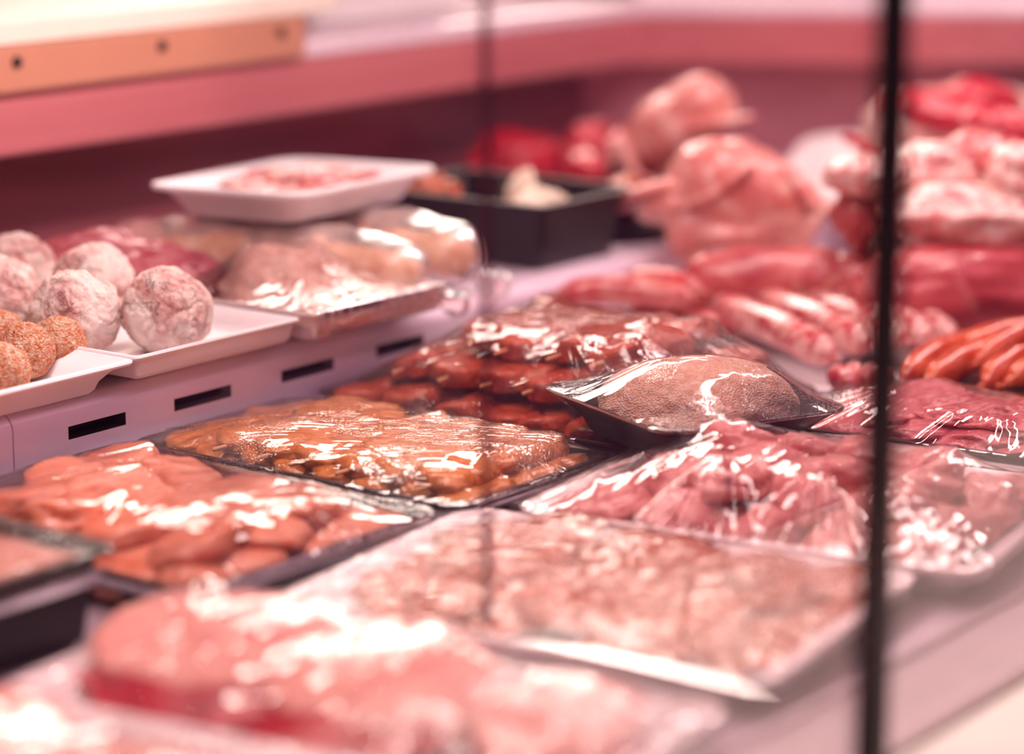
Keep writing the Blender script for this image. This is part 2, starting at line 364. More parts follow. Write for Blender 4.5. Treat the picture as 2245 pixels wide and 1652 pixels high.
# ---------------------------------------------------------------- stretched film over a tray
def world_bvh(o):
    mw = o.matrix_world; return BVHTree.FromPolygons([mw @ v.co for v in o.data.vertices], [tuple(p.vertices) for p in o.data.polygons])
def all_meshes(objs):
    out = []
    for o in objs:
        if o.type == 'MESH': out.append(o)
        out += all_meshes(o.children)
    return out
def drape(root, w, d, h, r, contents, mat, res=.0020, pleats=(), sag=.0, seed=0, skirt=.012, name='film_wrap', crinkle=.0006, tight=1.0):
    bpy.context.view_layer.update()
    ms = all_meshes(contents); B = []
    for o in ms:
        mw = o.matrix_world; bb = [mw @ Vector(c) for c in o.bound_box]
        B.append((world_bvh(o), min(c.x for c in bb), max(c.x for c in bb), min(c.y for c in bb), max(c.y for c in bb)))
    nx, ny = int(w / res) + 1, int(d / res) + 1
    xs = np.linspace(-w/2, w/2, nx); ys = np.linspace(-d/2, d/2, ny)
    mw = root.matrix_world; inv = mw.inverted(); ob = np.full((nx, ny), -1.)
    for i, x in enumerate(xs):
        for j, y in enumerate(ys):
            p = mw @ Vector((x, y, 0)); z = -1
            for bv, a, b, c, e in B:
                if a <= p.x <= b and c <= p.y <= e:
                    hit = bv.ray_cast(Vector((p.x, p.y, 2)), Vector((0, 0, -1)))
                    if hit[0] and hit[0].z > z: z = hit[0].z
            if z > -.5: ob[i, j] = (inv @ Vector((p.x, p.y, z))).z + .0009
    inside = np.ones((nx, ny), bool); inside[0] = inside[-1] = False; inside[:, 0] = inside[:, -1] = False
    X, Y = np.meshgrid(xs, ys, indexing='ij')
    cx = np.abs(X) - (w/2 - r); cy = np.abs(Y) - (d/2 - r)
    inside &= ~((cx > 0) & (cy > 0) & (cx**2 + cy**2 > r*r))
    def relax(H, O, I, it):
        for k in range(it):
            A = H.copy(); A[1:-1, 1:-1] = .25 * (H[2:, 1:-1] + H[:-2, 1:-1] + H[1:-1, 2:] + H[1:-1, :-2]) - sag
            A = H + 1.0 * (A - H); A = np.maximum(A, O); H = np.where(I, A, h)
        return H
    H = None
    for f in (8, 4, 2, 1):
        ix = np.unique(np.concatenate([np.arange(0, nx, f), [nx - 1]])); iy = np.unique(np.concatenate([np.arange(0, ny, f), [ny - 1]]))
        O = np.zeros((len(ix), len(iy))) - 1
        for a, i0 in enumerate(ix):
            for b, j0 in enumerate(iy): O[a, b] = ob[max(0, i0 - f // 2):i0 + f // 2 + 1, max(0, j0 - f // 2):j0 + f // 2 + 1].max()
        I = inside[np.ix_(ix, iy)]
        if H is None: H0 = np.full(O.shape, h)
        else:
            T = np.array([np.interp(xs[ix], px_, H[:, k]) for k in range(H.shape[1])]).T
            H0 = np.array([np.interp(ys[iy], py_, T[k, :]) for k in range(T.shape[0])])
        H = relax(H0, np.maximum(O, -1), I, 140 if f > 1 else 60); px_, py_ = xs[ix], ys[iy]
    free = np.clip((H - np.maximum(ob, H - .006)) / .004, 0, 1)
    # pleats: straight folds from a to b, fanned out
    for (ax, ay, bx_, by_, nfold, spread, amp_) in pleats:
        for k in range(nfold):
            u = (k / max(nfold - 1, 1) - .5) * spread + random.uniform(-.004, .004)
            dx, dy = bx_ - ax, by_ - ay; ln = math.hypot(dx, dy); px2, py2 = -dy / ln, dx / ln
            ex, ey = bx_ + px2 * u, by_ + py2 * u; sx_, sy_ = ax + px2 * u * .12, ay + py2 * u * .12
            vx, vy = ex - sx_, ey - sy_; l2 = vx*vx + vy*vy
            t = np.clip(((X - sx_) * vx + (Y - sy_) * vy) / l2, 0, 1)
            dist = np.hypot(X - sx_ - t * vx, Y - sy_ - t * vy); wd = random.uniform(.0018, .0038)
            H += random.choice((1, 1, -.6)) * amp_ * random.uniform(.5, 1.2) * np.exp(-(dist / wd) ** 2) * np.sin(pi * np.clip(t, .04, .96)) ** .5 * np.where(inside, 1, 0)
    off = seed * 13.1
    if crinkle:
        R_ = np.array([[noise.noise(Vector((x * 55 + off, y * 55, 0))) + .6 * noise.noise(Vector((x * 20 + off, y * 160, 5))) for y in ys] for x in xs])
        H += R_ * crinkle * (.4 + .6 * free) * inside
    H = np.where(inside, np.maximum(H, ob), H)
    V = np.stack([X, Y, H], -1).reshape(-1, 3).tolist(); Fc = []
    ok = inside.copy(); g = inside
    ok[1:] |= g[:-1]; ok[:-1] |= g[1:]; ok[:, 1:] |= g[:, :-1]; ok[:, :-1] |= g[:, 1:]
    for i in range(nx - 1):
        for j in range(ny - 1):
            if ok[i, j] and ok[i+1, j] and ok[i, j+1] and ok[i+1, j+1]: Fc.append((i*ny + j, (i+1)*ny + j, (i+1)*ny + j + 1, i*ny + j + 1))
    # skirt hugging the outer wall, following the rounded rectangle
    base = len(V); L1 = rrect(w - .001, d - .001, r, h + .0006, 8); L2 = rrect(w + .0016, d + .0016, r + .001, h - .0005, 8); L3 = rrect(w - .002, d - .002, r, h - skirt * .6, 8); L4 = rrect(w - .012, d - .012, r, h - skirt, 8)
    n = len(L1)
    for l in (L1, L2, L3, L4):
        for q in l:
            V.append((q[0] + .0006 * noise.noise(Vector(q) * 150), q[1] + .0006 * noise.noise(Vector(q) * 150 + Vector((9, 0, 0))), q[2]))
    for k in range(3):
        for j in range(n): Fc.append((base + k*n + j, base + k*n + (j+1) % n, base + (k+1)*n + (j+1) % n, base + (k+1)*n + j))
    return link(name, mesh(name, V, Fc), mat, root)

def copy_tree(o, parent=None):
    c = o.copy(); COL.objects.link(c)
    if parent: c.parent = parent
    for k in list(o.children): copy_tree(k, c)
    return c

def tray(name, x, y, z, rot, w, d, h, m, label, cat='tray', **k):
    root = empty(name, (x, y, z), rot, label, cat)
    o = link('tray_body', tray_me(w, d, h, **k), m, root); sharpen(o)
    return root

F_drops = film('cling_film_beaded', .03, .8, (12, 30), .3, .0, 110, rough=.035)
F_dull = film('cling_film_dull', .01, .2, (10, 45), .3, .1, rough=.15, ior=1.16)
F_clear = film('cling_film_clear', .03, .45, (10, 45), .3, .08, rough=.04)
F_mist = film('cling_film_misted', .07, .4, (14, 70), 1.1, .55, 520)
F_fine = film('cling_film_fine_pleats', .02, 1.0, (9, 110), .80, .05, 300, rough=.05, ior=1.25)
F_tight = film('cling_film_tight', .03, .25, (10, 50), .9, .5, 600)

fw_ = cam.rotation_euler.to_matrix() @ Vector((0, 0, -1)); rg_ = cam.rotation_euler.to_matrix() @ Vector((1, 0, 0)); up_ = cam.rotation_euler.to_matrix() @ Vector((0, 1, 0))
def at(px, py, z):
    """point of the horizontal plane z that the photo shows at a pixel"""
    d = fw_ * 5880 + rg_ * (px - 1122.5) - up_ * (py - 826); return Vector((0, 0, .5)) + d * ((z - .5) / d.z)

def fill(name, protos, root, cells, label, cat, group, jit=.006, tilt=14):
    """scatter copies of the prototype meshes; cells = local x, y, z, scale"""
    out = []; bpy.context.view_layer.update(); mw = root.matrix_world
    for k, (x, y, z, s_) in enumerate(cells):
        p = mw @ Vector((x + random.uniform(-jit, jit), y + random.uniform(-jit, jit), z))
        o = link(name, protos[k % len(protos)], None, None, p, (radians(random.uniform(-tilt, tilt)), radians(random.uniform(-tilt, tilt)), random.uniform(0, 2 * pi)))
        q = s_ * random.uniform(.9, 1.12); o.scale = (q, q * random.uniform(.85, 1.1), q)
        tag(o, label, cat, group); out.append(o)
    return out
def setm(me, m): me.materials.clear(); me.materials.append(m); return me
def grid(nx, ny, w, d, z, s_=1, x0=0, y0=0): return [(x0 + (i - (nx-1)/2) * w / nx, y0 + (j - (ny-1)/2) * d / ny, z, s_) for i in range(nx) for j in range(ny)]

# ---- T3: orange-marinated chicken pieces, black tray, left middle
m = meat('orange_marinated_chicken', '#bd5a38', '#d4846a', '#e0a48c', 18, '#d23c08', .9, .28, .5, 20, .61)
pr = [setm(blob('chicken_piece', .037, .030, .017, .13, 1.3, 4, s_, .5, top=.55), m) for s_ in range(5)]
t3 = tray('food_tray', 1.231, 1.2085, 0, 0, .238, .302, .027, M['black'], 'black tray of orange-marinated chicken pieces under film, left middle', slope=.012, r=.02)
c = fill('chicken_piece', pr, t3, grid(4, 5, .195, .262, .016) + grid(3, 4, .150, .215, .030, 1.0),
         'orange-marinated chicken piece in the left middle black tray', 'meat', 'orange-marinated chicken pieces in the left black tray')
drape(t3, .238, .302, .027, .02, c, F_clear, pleats=[(-.06, -.09, -.112, -.145, 9, .05, .0022), (-.03, .0, -.119, -.03, 6, .06, .0016), (.06, -.08, .115, -.145, 5, .04, .0016), (.02, -.1, .0, -.15, 6, .08, .0012)], seed=1)

# ---- T4: yellow-marinated chicken skewers
m4 = meat('yellow_marinated_chicken', '#b8661a', '#d08646', '#dc9c72', 20, '#bf6206', .9, .25, .4, 16, .53)
def skewer_proto(mat, n, size, length, seed, hgt=.011):
    bm = []
    for k in range(n): bm.append(setm(blob('meat_chunk', size * .68, size * .66, hgt, .12, 1.3, 4, seed + k, .5, top=.6), mat))
    return bm
def skewer(loc, rz, mat, n, size, tip, chunks, label, group, ry=0):
    r = empty('meat_skewer', loc, (0, ry, rz), label, 'skewer', group)
    link('stick', tube('stick', [(-tip, 0, 0), (n * size / 2 + .006, 0, .0004)], [.0016, .0016], 8), M['wood'], r)
    for k in range(n):
        o = link('meat_chunk', chunks[k % len(chunks)], None, r, (-(n-1) / 2 * size + k * size, random.uniform(-.003, .003), 0), (random.uniform(-.3, .3), 0, random.uniform(-.5, .5)))
    return r
t4 = tray('food_tray', 1.4535, 1.2075, 0, 0, .187, .309, .026, M['black'], 'black tray of yellow-marinated chicken skewers under film, in the middle', slope=.012, r=.02)
ck = skewer_proto(m4, 5, .031, .15, 20, .0125); c = []
for k in range(8):
    c.append(skewer((1.462 + random.uniform(-.004, .004), 1.085 + k * .036, .0160 + (.003 if k % 2 else 0)), random.uniform(-.06, .06), m4, 5, .029, .090, ck,
                    'yellow-marinated chicken skewer in the middle black tray', 'yellow-marinated skewers in the middle black tray'))
for k in range(6):
    c.append(skewer((1.464, 1.10 + k * .037, .0285), random.uniform(-.05, .05), m4, 5, .028, .09, ck,
                    'yellow-marinated chicken skewer lying on the top layer of the middle black tray', 'top-layer yellow skewers in the middle black tray'))
drape(t4, .187, .309, .026, .02, c, F_mist, pleats=[(-.04, -.02, -.0935, -.10, 8, .07, .0014), (.02, -.10, .0, -.152, 7, .12, .0011), (0, .09, -.08, .15, 9, .05, .0016)], seed=2)

# ---- T5: heaped red skewers under film
m5 = meat('red_marinated_meat', '#8f2814', '#b84e34', '#cc7458', 24, '#bf6a10', .8, .25, .5, 20, .58)
t5 = tray('food_tray', 1.692, 1.202, 0, 0, .262, .318, .026, M['black'], 'black tray heaped with red-marinated skewers under a high film dome, by the shelf', slope=.012, r=.02)
ck = skewer_proto(m5, 5, .036, .2, 40, .015); c = []
for lay, (z, ks, n) in enumerate(((.020, range(7), 6), (.044, range(6), 5), (.066, range(4), 4))):
    for k in ks:
        y = 1.202 + (k - (len(ks) - 1) / 2) * .044
        c.append(skewer((1.692 + lay * .014 + random.uniform(-.008, .008), y, z + random.uniform(-.003, .003)), random.uniform(-.1, .1) + (.0 if k < 3 else .06), m5, n, .035, .118 - lay * .012, ck,
                        'red-marinated skewer in the heaped black tray, %s layer' % ('bottom', 'middle', 'top')[lay], 'red-marinated skewers, %s layer' % ('bottom', 'middle', 'top')[lay]))
drape(t5, .262, .318, .026, .02, c, F_mist, pleats=[(-.04, -.03, -.125, -.12, 12, .10, .0024), (-.02, -.06, -.05, -.155, 10, .12, .0022), (.04, -.06, .11, -.15, 12, .10, .0026), (-.06, .05, -.12, .13, 8, .08, .002)], seed=3)

# ---- T7: white foam tray of pale pink pork pieces
m7 = meat('pale_pork', '#b24850', '#d68c8a', '#e6b2aa', 16, '#f0ccc4', .55, .3, .5, 30, .55)
pr = [setm(blob('pork_piece', .036, .027, .016, .18, 1.6, 4, s_, .5), m7) for s_ in range(60, 65)]
t7 = tray('foam_tray', 1.530, .887, 0, radians(9), .252, .325, .025, M['foam'], 'white foam tray of pale pink meat pieces with glossy pleated film, right of centre', slope=.014, r=.022, rim=.009, th=.004)
c = fill('pork_piece', pr, t7, grid(4, 5, .195, .27, .020) + grid(3, 4, .15, .20, .038, .95) + [(0.02, .06, .052, .8)],
         'pale pink meat piece in the white foam tray right of centre', 'meat', 'pale pink meat pieces in the foam tray right of centre')
drape(t7, .252, .325, .0255, .022, c, F_clear, pleats=[(-.05, .04, -.125, .03, 7, .09, .0036), (-.05, -.03, -.12, -.07, 9, .07, .0034), (-.03, -.08, -.12, -.15, 6, .05, .002), (.05, -.1, .1, -.16, 6, .07, .0018), (-.02, .1, -.11, .155, 6, .04, .002)], seed=4)

# ---- T8: white foam tray of marinated slices, fine pleats
m8 = meat('marinated_slices', '#8c2c04', '#b24e22', '#c87c5a', 9, '#9a3a00', .9, .25, .6, 10, .50)
pr = [setm(blob('meat_slice', .052, .036, .0052, .2, 1.3, 4, s_, 0), m8) for s_ in range(80, 84)]
t8 = tray('foam_tray', 1.283, .885, 0, radians(8), .245, .325, .022, M['foam'], 'white foam tray of orange-marinated slices under finely pleated film, front centre', slope=.012, r=.024, rim=.009, th=.004)
cells = [(.026 + (i - 1) * .056, -.116 + j * .0385, .0125 + .0035 * (j % 2) + .0025 * i, 1) for i in range(3) for j in range(7)]
c = fill('meat_slice', pr, t8, cells, 'thin orange-marinated meat slice in the front centre foam tray', 'meat', 'marinated slices in the front centre foam tray', .004, 5)
for o in c: o.rotation_euler.z = random.uniform(-.5, .5)
drape(t8, .245, .325, .0225, .024, c, F_fine, pleats=[(.06, -.02, -.118, -.02, 16, .26, .0012), (.08, -.1, -.1, -.12, 10, .1, .0014), (-.03, .12, -.02, -.15, 7, .08, .0012)], seed=5, crinkle=.0010)

# ---- T1: pork steaks, nearest foam tray; T0: package cut by the frame
m1 = meat('pork_steak', '#d68a84', '#e6aaa0', '#efc2b6', 14, '#f4dacd', .5, .3, .4, 20, .6)
mr = meat('dark_red_meat', '#8c0f22', '#b51d33', '#c93a45', 20, None, rough=.25)
def steak(loc, rot, sx, sy, sz, seed, label, group=None):
    r = empty('pork_steak', loc, rot, label, 'meat', group)
    link('pale_side', blob('pale_side', sx * .97, sy, sz * .50, .1, 1.2, 5, seed, .6), m1, r, (.010, .003, sz * .55))
    link('red_edge', blob('red_edge', sx * 1.03, sy * .98, sz * .78, .10, 1.3, 5, seed + 1, 0), mr, r, (-.013, -.008, .0)); return r
t1 = tray('foam_tray', 1.044, .877, 0, radians(8), .175, .365, .020, M['foam'], 'nearest whole white foam tray, pale steaks with red cut edges under film, bottom', slope=.012, r=.022, rim=.009, th=.004)
c = [steak((1.038, .975, .0225), (0, radians(-10), .10), .062, .074, .0165, 1, 'pale pork steak at the left end of the nearest foam tray'),
     steak((1.048, .868, .0215), (0, radians(-10), .0), .060, .070, .0155, 5, 'pale pork steak in the middle of the nearest foam tray'),
     steak((1.066, .765, .0175), (0, radians(-6), .3), .050, .048, .013, 9, 'pale pork steak with a red end at the right of the nearest foam tray')]
drape(t1, .175, .365, .0205, .022, c, F_drops, pleats=[(.0, -.09, .03, -.17, 8, .08, .0018), (-.03, -.05, -.08, -.1, 9, .1, .0022), (0, .12, -.04, .17, 8, .06, .002)], seed=6, crinkle=.0012)
t0 = tray('foam_tray', .848, .850, 0, radians(8), .19, .37, .026, M['foam'], 'foam tray of pale meat under glaring film, cut off by the bottom frame edge', slope=.012, r=.022, rim=.009, th=.004)
c = [steak((.846, .98, .026), (0, 0, .4), .066, .060, .014, 13, 'pale steak at the back of the tray cut off by the bottom frame edge'),
     steak((.846, .85, .026), (0, 0, 1.4), .066, .062, .014, 17, 'pale steak in the middle of the tray cut off by the bottom frame edge'),
     steak((.842, .74, .025), (0, 0, 2.4), .06, .052, .013, 21, 'pale steak at the front of the tray cut off by the bottom frame edge')]
drape(t0, .19, .37, .0265, .022, c, F_drops, pleats=[(0, -.05, -.08, -.1, 8, .1, .002), (0, .1, .06, .17, 8, .1, .002)], seed=7, crinkle=.0014, res=.0025)

# ---- T2: dark tray of ground meat at the left frame edge
mg = meat('brown_pink_mince', '#a8685c', '#bc8072', '#c98e80', 60, rough=.6, bs=.8)
t2 = tray('food_tray', .955, 1.245, 0, 0, .252, .315, .060, M['black'], 'deep black tray with a flat filmed top, cut off by the left frame edge', slope=.008, r=.014)
bm = bmesh.new(); gx, gy = 40, 50
bmesh.ops.create_grid(bm, x_segments=gx, y_segments=gy, size=1)
for v in bm.verts:
    ex = max(abs(v.co.x), abs(v.co.y)); x, y = v.co.x * .113, v.co.y * .145
    if ex > .99: x *= .93; y *= .93
    v.co = Vector((x, y, .052 + .0035 * noise.noise(Vector((x * 30, y * 30, 2))) - (.030 if ex > .99 else 0)))
g = link('ground_meat', bm_mesh('ground_meat', bm), mg, None, (.955, 1.245, .0035)); 
tag(g, 'brown-pink ground meat filling the deep black tray at the left frame edge', 'meat')
drape(t2, .252, .315, .060, .014, [g], F_dull, pleats=[(.05, -.05, .12, -.15, 6, .05, .0012)], seed=8, skirt=.02, res=.003)

# ---- T6: small black dish with a breaded patty, resting on the trays around it
mb = NT('breaded_patty'); cc = mb.ramp(mb.noise(160, 4, .7), [(.3, L('#dca088')), (.52, L('#f4cdb8')), (.72, L('#fff0e4'))])
hh = mb.math('ADD', mb.noise(420, 4, .7), mb.vor(700)); M['patty'] = mb.bsdf(cc, .6, mb.bump(hh, .9, .002))
t6 = tray('food_tray', 1.597, 1.023, .032, (radians(2), radians(1.5), radians(-19.5)), .172, .158, .031, M['black'], 'small black dish holding one breaded patty under film, perched on the other trays', slope=.024, r=.022, rim=.002, th=.002)
pt = link('breaded_patty', blob('breaded_patty', .072, .056, .036, .05, 1.3, 6, 31, .45), M['patty'], None, (1.600, 1.020, .056), (0, 0, -1.0))
tag(pt, 'sand-coloured breaded patty in the small black dish', 'patty')
drape(t6, .172, .158, .031, .022, [pt], F_tight, pleats=[(-.02, .02, -.07, .05, 8, .03, .0007)], seed=9, res=.0016, crinkle=.0003, skirt=.004)

# ---- T9: black tray of red-pink sliced meat, right
m9 = meat('red_pink_slices', '#a33a45', '#c2606a', '#cf8084', 24, '#e9b9b6', .6, .25, .5, 26, .57)
t9 = tray('food_tray', 1.782, .872, 0, radians(6), .190, .300, .030, M['black'], 'black tray of red-pink meat slices under streaked film, at the right edge', slope=.012, r=.018)
pr = [setm(blob('meat_slice', .042, .034, .009, .18, 1.4, 4, s_, 0), m9) for s_ in range(90, 94)]
c = fill('meat_slice', pr, t9, grid(3, 5, .14, .24, .016) + grid(3, 5, .13, .22, .026) + grid(2, 4, .08, .18, .034), 'red-pink meat slice in the black tray at the right edge', 'meat', 'red-pink slices in the right-edge black tray', .006, 8)
drape(t9, .190, .300, .030, .018, c, F_clear, pleats=[(.0, .0, -.09, -.02, 12, .10, .0014), (0, .08, -.05, .145, 14, .12, .0018), (-.02, -.06, -.08, -.13, 10, .07, .002)], seed=10)

# ---- raised shelf dishes
d1 = tray('porcelain_dish', 1.245, 1.437, .0655, 0, .232, .182, .024, M['white'], 'glossy white sloping dish of breaded orange balls, at the left frame edge', slope=.016, r=.012, rim=.006, th=.003)
d2 = tray('porcelain_dish', 1.4485, 1.441, .0655, 0, .182, .190, .026, M['white'], 'straight-sided square white dish of floured meatballs on the shelf', slope=.003, r=.005, rim=.003, th=.003, foot=.007)
d3 = tray('porcelain_dish', 1.6240, 1.422, .0655, 0, .168, .178, .030, M['white'], 'straight-sided white dish wrapped in cling film, right of the floured meatballs', slope=.003, r=.005, rim=.003, th=.003, foot=.007)

fl = NT('floured_meatball')
f1 = fl.noise(24, 6, .7, .4); f2 = fl.noise(160, 5, .75, .2)
r1 = fl.math('ABSOLUTE', fl.math('SUBTRACT', fl.noise(38, 5, .62, .5), .5))
crk = fl.ramp(r1, [(.0, 0), (.022, 1)])
crk = fl.math('MAXIMUM', crk, fl.ramp(fl.noise(20, 2), [(.42, 0), (.55, 1)]))
base_ = fl.ramp(f1, [(.34, L('#b8746e')), (.45, L('#dcb0a8')), (.56, L('#eed8ce'))])
base_ = fl.mix(crk, fl.mix(.45, base_, L('#5e2226')), base_)
hh = fl.math('ADD', fl.math('MULTIPLY', f2, 1.0), fl.math('MULTIPLY', crk, .35))
M['flour'] = fl.bsdf(base_, .85, fl.bump(hh, 1.0, .0042), Specular_IOR_Level=.15)
pr = [setm(blob('floured_meatball', .0345, .0345, .0335, .06, 1.7, 6, s_, .93, .05, 2.6), M['flour']) for s_ in (2, 6, 11)]
lb = ['floured meatball at the right front of the square white dish', 'floured meatball next to the small breaded balls, front of the square dish',
      'floured meatball behind the two front ones, top peeping over', 'floured meatball half cut by the left frame edge, lower', 'floured meatball half cut by the left frame edge, farther back and higher']
for k, (px, py, z) in enumerate(((365, 676, .108), (163, 684, .108), (196, 624, .109), (-10, 640, .109), (30, 585, .110))):
    p = at(px, py, z); p.z = .1055
    p = [Vector((1.4435, 1.398, .1055)), Vector((1.393, 1.444, .1055)), Vector((1.482, 1.466 + .047, .1055)), Vector((1.399, 1.535, .1055)), Vector((1.480, 1.600, .1055))][k]
    o = link('floured_meatball', pr[k % 3], None, None, p, (k * .5, k * 1.1, k * 1.7 + .4)); tag(o, lb[k], 'meatball', 'floured meatballs on the shelf')
d2b = tray('porcelain_dish', 1.44, 1.570, .0655, 0, .21, .062, .012, M['white'], 'low white dish behind, under the rearmost floured meatballs', slope=.003, r=.005, rim=.003, th=.003)

br = NT('breadcrumb_coating'); cc = br.ramp(br.noise(210, 5, .75), [(.30, L('#c2451a')), (.44, L('#e2946a')), (.58, L('#f8d6ba'))])
cc = br.mix(br.ramp(br.noise(45, 3), [(.4, 0), (.62, .45)]), cc, L('#d2562a'))
hh = br.math('ADD', br.noise(420, 4, .8), br.vor(520)); M['crumb'] = br.bsdf(cc, .7, br.bump(hh, 1., .003), Specular_IOR_Level=.3)
def crumbball(seed):
    bm = bmesh.new(); bmesh.ops.create_icosphere(bm, subdivisions=6, radius=1); off = Vector((seed * 5, 1, seed))
    for v in bm.verts:
        p = v.co.copy(); d = 1 + .07 * fbm(p * 1.4 + off, 2) + .030 * noise.noise(p * 17 + off) + .02 * noise.noise(p * 38 + off); v.co = p * d * .0208
    return setm(bm_mesh('breaded_ball', bm), M['crumb'])
pr = [crumbball(1), crumbball(4)]
lb = ['breaded orange ball nearest the dish corner', 'breaded orange ball second from the dish corner, in front of its neighbour', 'breaded orange ball behind the others, cut by the left frame edge', 'breaded orange ball lowest at the left frame edge']
for k, p in enumerate((at(128, 752, .0915), at(58, 768, .0915), at(2, 742, .0915), at(4, 815, .0915))):
    o = link('breaded_ball', pr[k % 2], None, None, p, (k, k * 2, k)); tag(o, lb[k], 'ball', 'breaded orange balls in the sloping dish')

# wrapped dish contents and the mince mound behind
mm = meat('raw_mince', '#8f2338', '#b34a58', '#cf7c80', 70, rough=.4, bs=1.)
mw_ = meat('pale_mince', '#c98f84', '#dcb0a4', '#ecd2c6', 60, rough=.45, bs=.8)
o = link('mince_heap', blob('mince_heap', .060, .052, .042, .12, 1.8, 5, 44, .3), mw_, None, (1.632, 1.445, .085)); tag(o, 'pale mince heap under film in the wrapped white dish', 'meat')
drape(d3, .168, .178, .030, .005, [o], F_mist, pleats=[(.0, -.01, .07, -.08, 10, .08, .0012), (0, -.02, -.05, -.085, 10, .1, .001)], seed=11, res=.0016, skirt=.022)
o = link('mince_heap', blob('mince_heap', .095, .045, .050, .09, 2, 5, 46, .35), mm, None, (1.560, 1.575, .082), (0, 0, radians(-52))); tag(o, 'long dark red mince heap behind the floured meatballs', 'meat')

# wrapped meat rolls
mroll = meat('roast_roll', '#c98a6a', '#e6bfa4', '#f6e0cc', 14, '#a8501e', .7, .25, .4, 14, .6)
F_roll = film('cling_film_on_roll', .05, .5, (60, 10), .2, .2, rough=.34)
def roll(a, b, r, label, seed):
    a, b = Vector(a), Vector(b); e = empty('meat_roll', a, 0, label, 'meat roll'); d = b - a
    n = 7; P = [d * (k / (n - 1)) for k in range(n)]
    R_ = [r * f for f in (.78, .98, 1.03, .98, 1.02, 1.0, .84)]
    link('meat', tube('meat', P, R_, 36, .10, 28, seed), mroll, e)
    link('film_wrap', tube('film_wrap', P, [q * 1.012 for q in R_], 48, .11, 28, seed), F_roll, e)
    if b.y < 1.4:
        t = tube('film_twist', [d * 1.02, d * 1.1 + Vector((.006, 0, -.014)), d * 1.16 + Vector((.02, -.0, -.026))], [r * .55, r * .22, r * .34], 24, .5, 120, seed)
        link('film_twist', t, F_roll, e)
    return e
roll((1.655, 1.640, .0985), (1.705, 1.385, .099), .0335, 'film-wrapped meat roll under the white tray, left of its twin', 1)
roll((1.775, 1.610, .099), (1.790, 1.395, .100), .0345, 'film-wrapped meat roll beside the deep black tray, with twisted film end', 2)

# white tray of mince on the rolls
t = tray('foam_tray', 1.7465, 1.531, .1345, (radians(-1), radians(1), radians(0)), .228, .164, .028, M['foam'], 'rounded white tray of raw mince lying on top of the meat rolls', slope=.016, r=.024, rim=.007, th=.004)
t.rotation_euler.z = radians(6.5)
o = link('mince_heap', blob('mince_heap', .088, .056, .017, .16, 2.2, 5, 50, .2), meat('mixed_mince', '#9c1430', '#c44a54', '#d48c7c', 30, '#ecc4ac', .6, .4, .9, 24, .5), None, (1.7465, 1.531, .151)); o.rotation_euler.z = .11
tag(o, 'flat red and pale mince in the rounded white tray on the rolls', 'meat')

# deep black tray with mixed items
bt = tray('deep_tray', 1.985, 1.488, .0655, radians(0), .158, .215, .062, M['black'], 'deep black tray of mixed bits behind the central glass edge', slope=.010, r=.012, rim=.009, th=.003)
mo = meat('orange_bits', '#8f2a10', '#c25a30', '#dc8458', 30)
o = link('fat_lump', blob('fat_lump', .033, .019, .020, .15, 1.5, 4, 60), M['fatwhite'], None, (1.970, 1.432, .113), (0, 0, -.3)); tag(o, 'rounded pale fat lump in the near corner of the deep black tray', 'fat')
o = link('fat_lump', blob('fat_lump', .012, .016, .026, .2, 1.5, 4, 61), M['fatwhite'], None, (2.012, 1.482, .112), (0, .2, .4)); tag(o, 'upright pale fat lump at the right side of the deep black tray', 'fat')
o = link('orange_meat_piece', blob('orange_meat_piece', .020, .028, .020, .2, 1.6, 4, 62), mo, None, (1.955, 1.545, .118)); tag(o, 'orange-red meat piece at the left end of the deep black tray', 'meat')
o = link('ground_meat', blob('ground_meat', .060, .085, .018, .1, 2, 4, 63), meat('dark_mince', '#4a1c1c', '#6d2c28', '#8c453a', 40), None, (1.985, 1.488, .086)); tag(o, 'dark brown layer at the bottom of the deep black tray', 'meat')
o = link('meat_strip', blob('meat_strip', .034, .014, .012, .12, 1.5, 4, 64), mo, None, (2.135, 1.452, .110), (0, -.1, .3)); tag(o, 'short orange-pink meat strip just right of the deep black tray', 'meat')
o = tray('porcelain_dish', 2.19, 1.452, .0655, radians(-18), .20, .15, .016, M['black'], 'shallow dark dish under the pale carcass, its rim catching light', slope=.02, r=.03)
o = link('meat_trimming', blob('meat_trimming', .055, .035, .016, .2, 1.6, 4, 65), meat('dark_red_trim', '#4a0f18', '#7a1c28', '#9c3038', 22), None, (2.165, 1.455, .092)); tag(o, 'dark meat trimming in the shallow dish under the pale carcass', 'meat')

# ---- sausages on the lower deck, middle right
def sausage(loc_pts, r, mat, label, cat, group, seed=0, amp=.06, ends=.55, knot=False):
    c0 = sum((Vector(p) for p in loc_pts), Vector()) / len(loc_pts); P = [Vector(p) - c0 for p in loc_pts]; n = len(P)
    R_ = [r * ends] + [r] * (n - 2) + [r * ends]
    e = empty('sausage', c0, 0, label, cat, group)
    t0 = (P[0] - P[1]).normalized(); t1 = (P[-1] - P[-2]).normalized()
    P2 = [P[0] + t0 * 0] + [P[0] - t0 * r * .8] + P[1:-1] + [P[-1] - t1 * r * .8] + [P[-1]]
    R2 = [r * ends, r * .93] + [r] * (n - 2) + [r * .93, r * ends]
    link('sausage_body', tube('sausage_body', P2, R2, 28, amp, 55, seed), mat, e)
    link('sausage_tip', tube('sausage_tip', [P[-1], P[-1] + t1 * r * .7, P[-1] + t1 * r * 1.0 + Vector((0, 0, .001))], [r * .32, r * .16, r * .24], 10), mat, e)
    link('sausage_tip', tube('sausage_tip', [P[0], P[0] + t0 * r * .7, P[0] + t0 * r * 1.0 + Vector((0, 0, .001))], [r * .32, r * .16, r * .24], 10), mat, e)
    return e
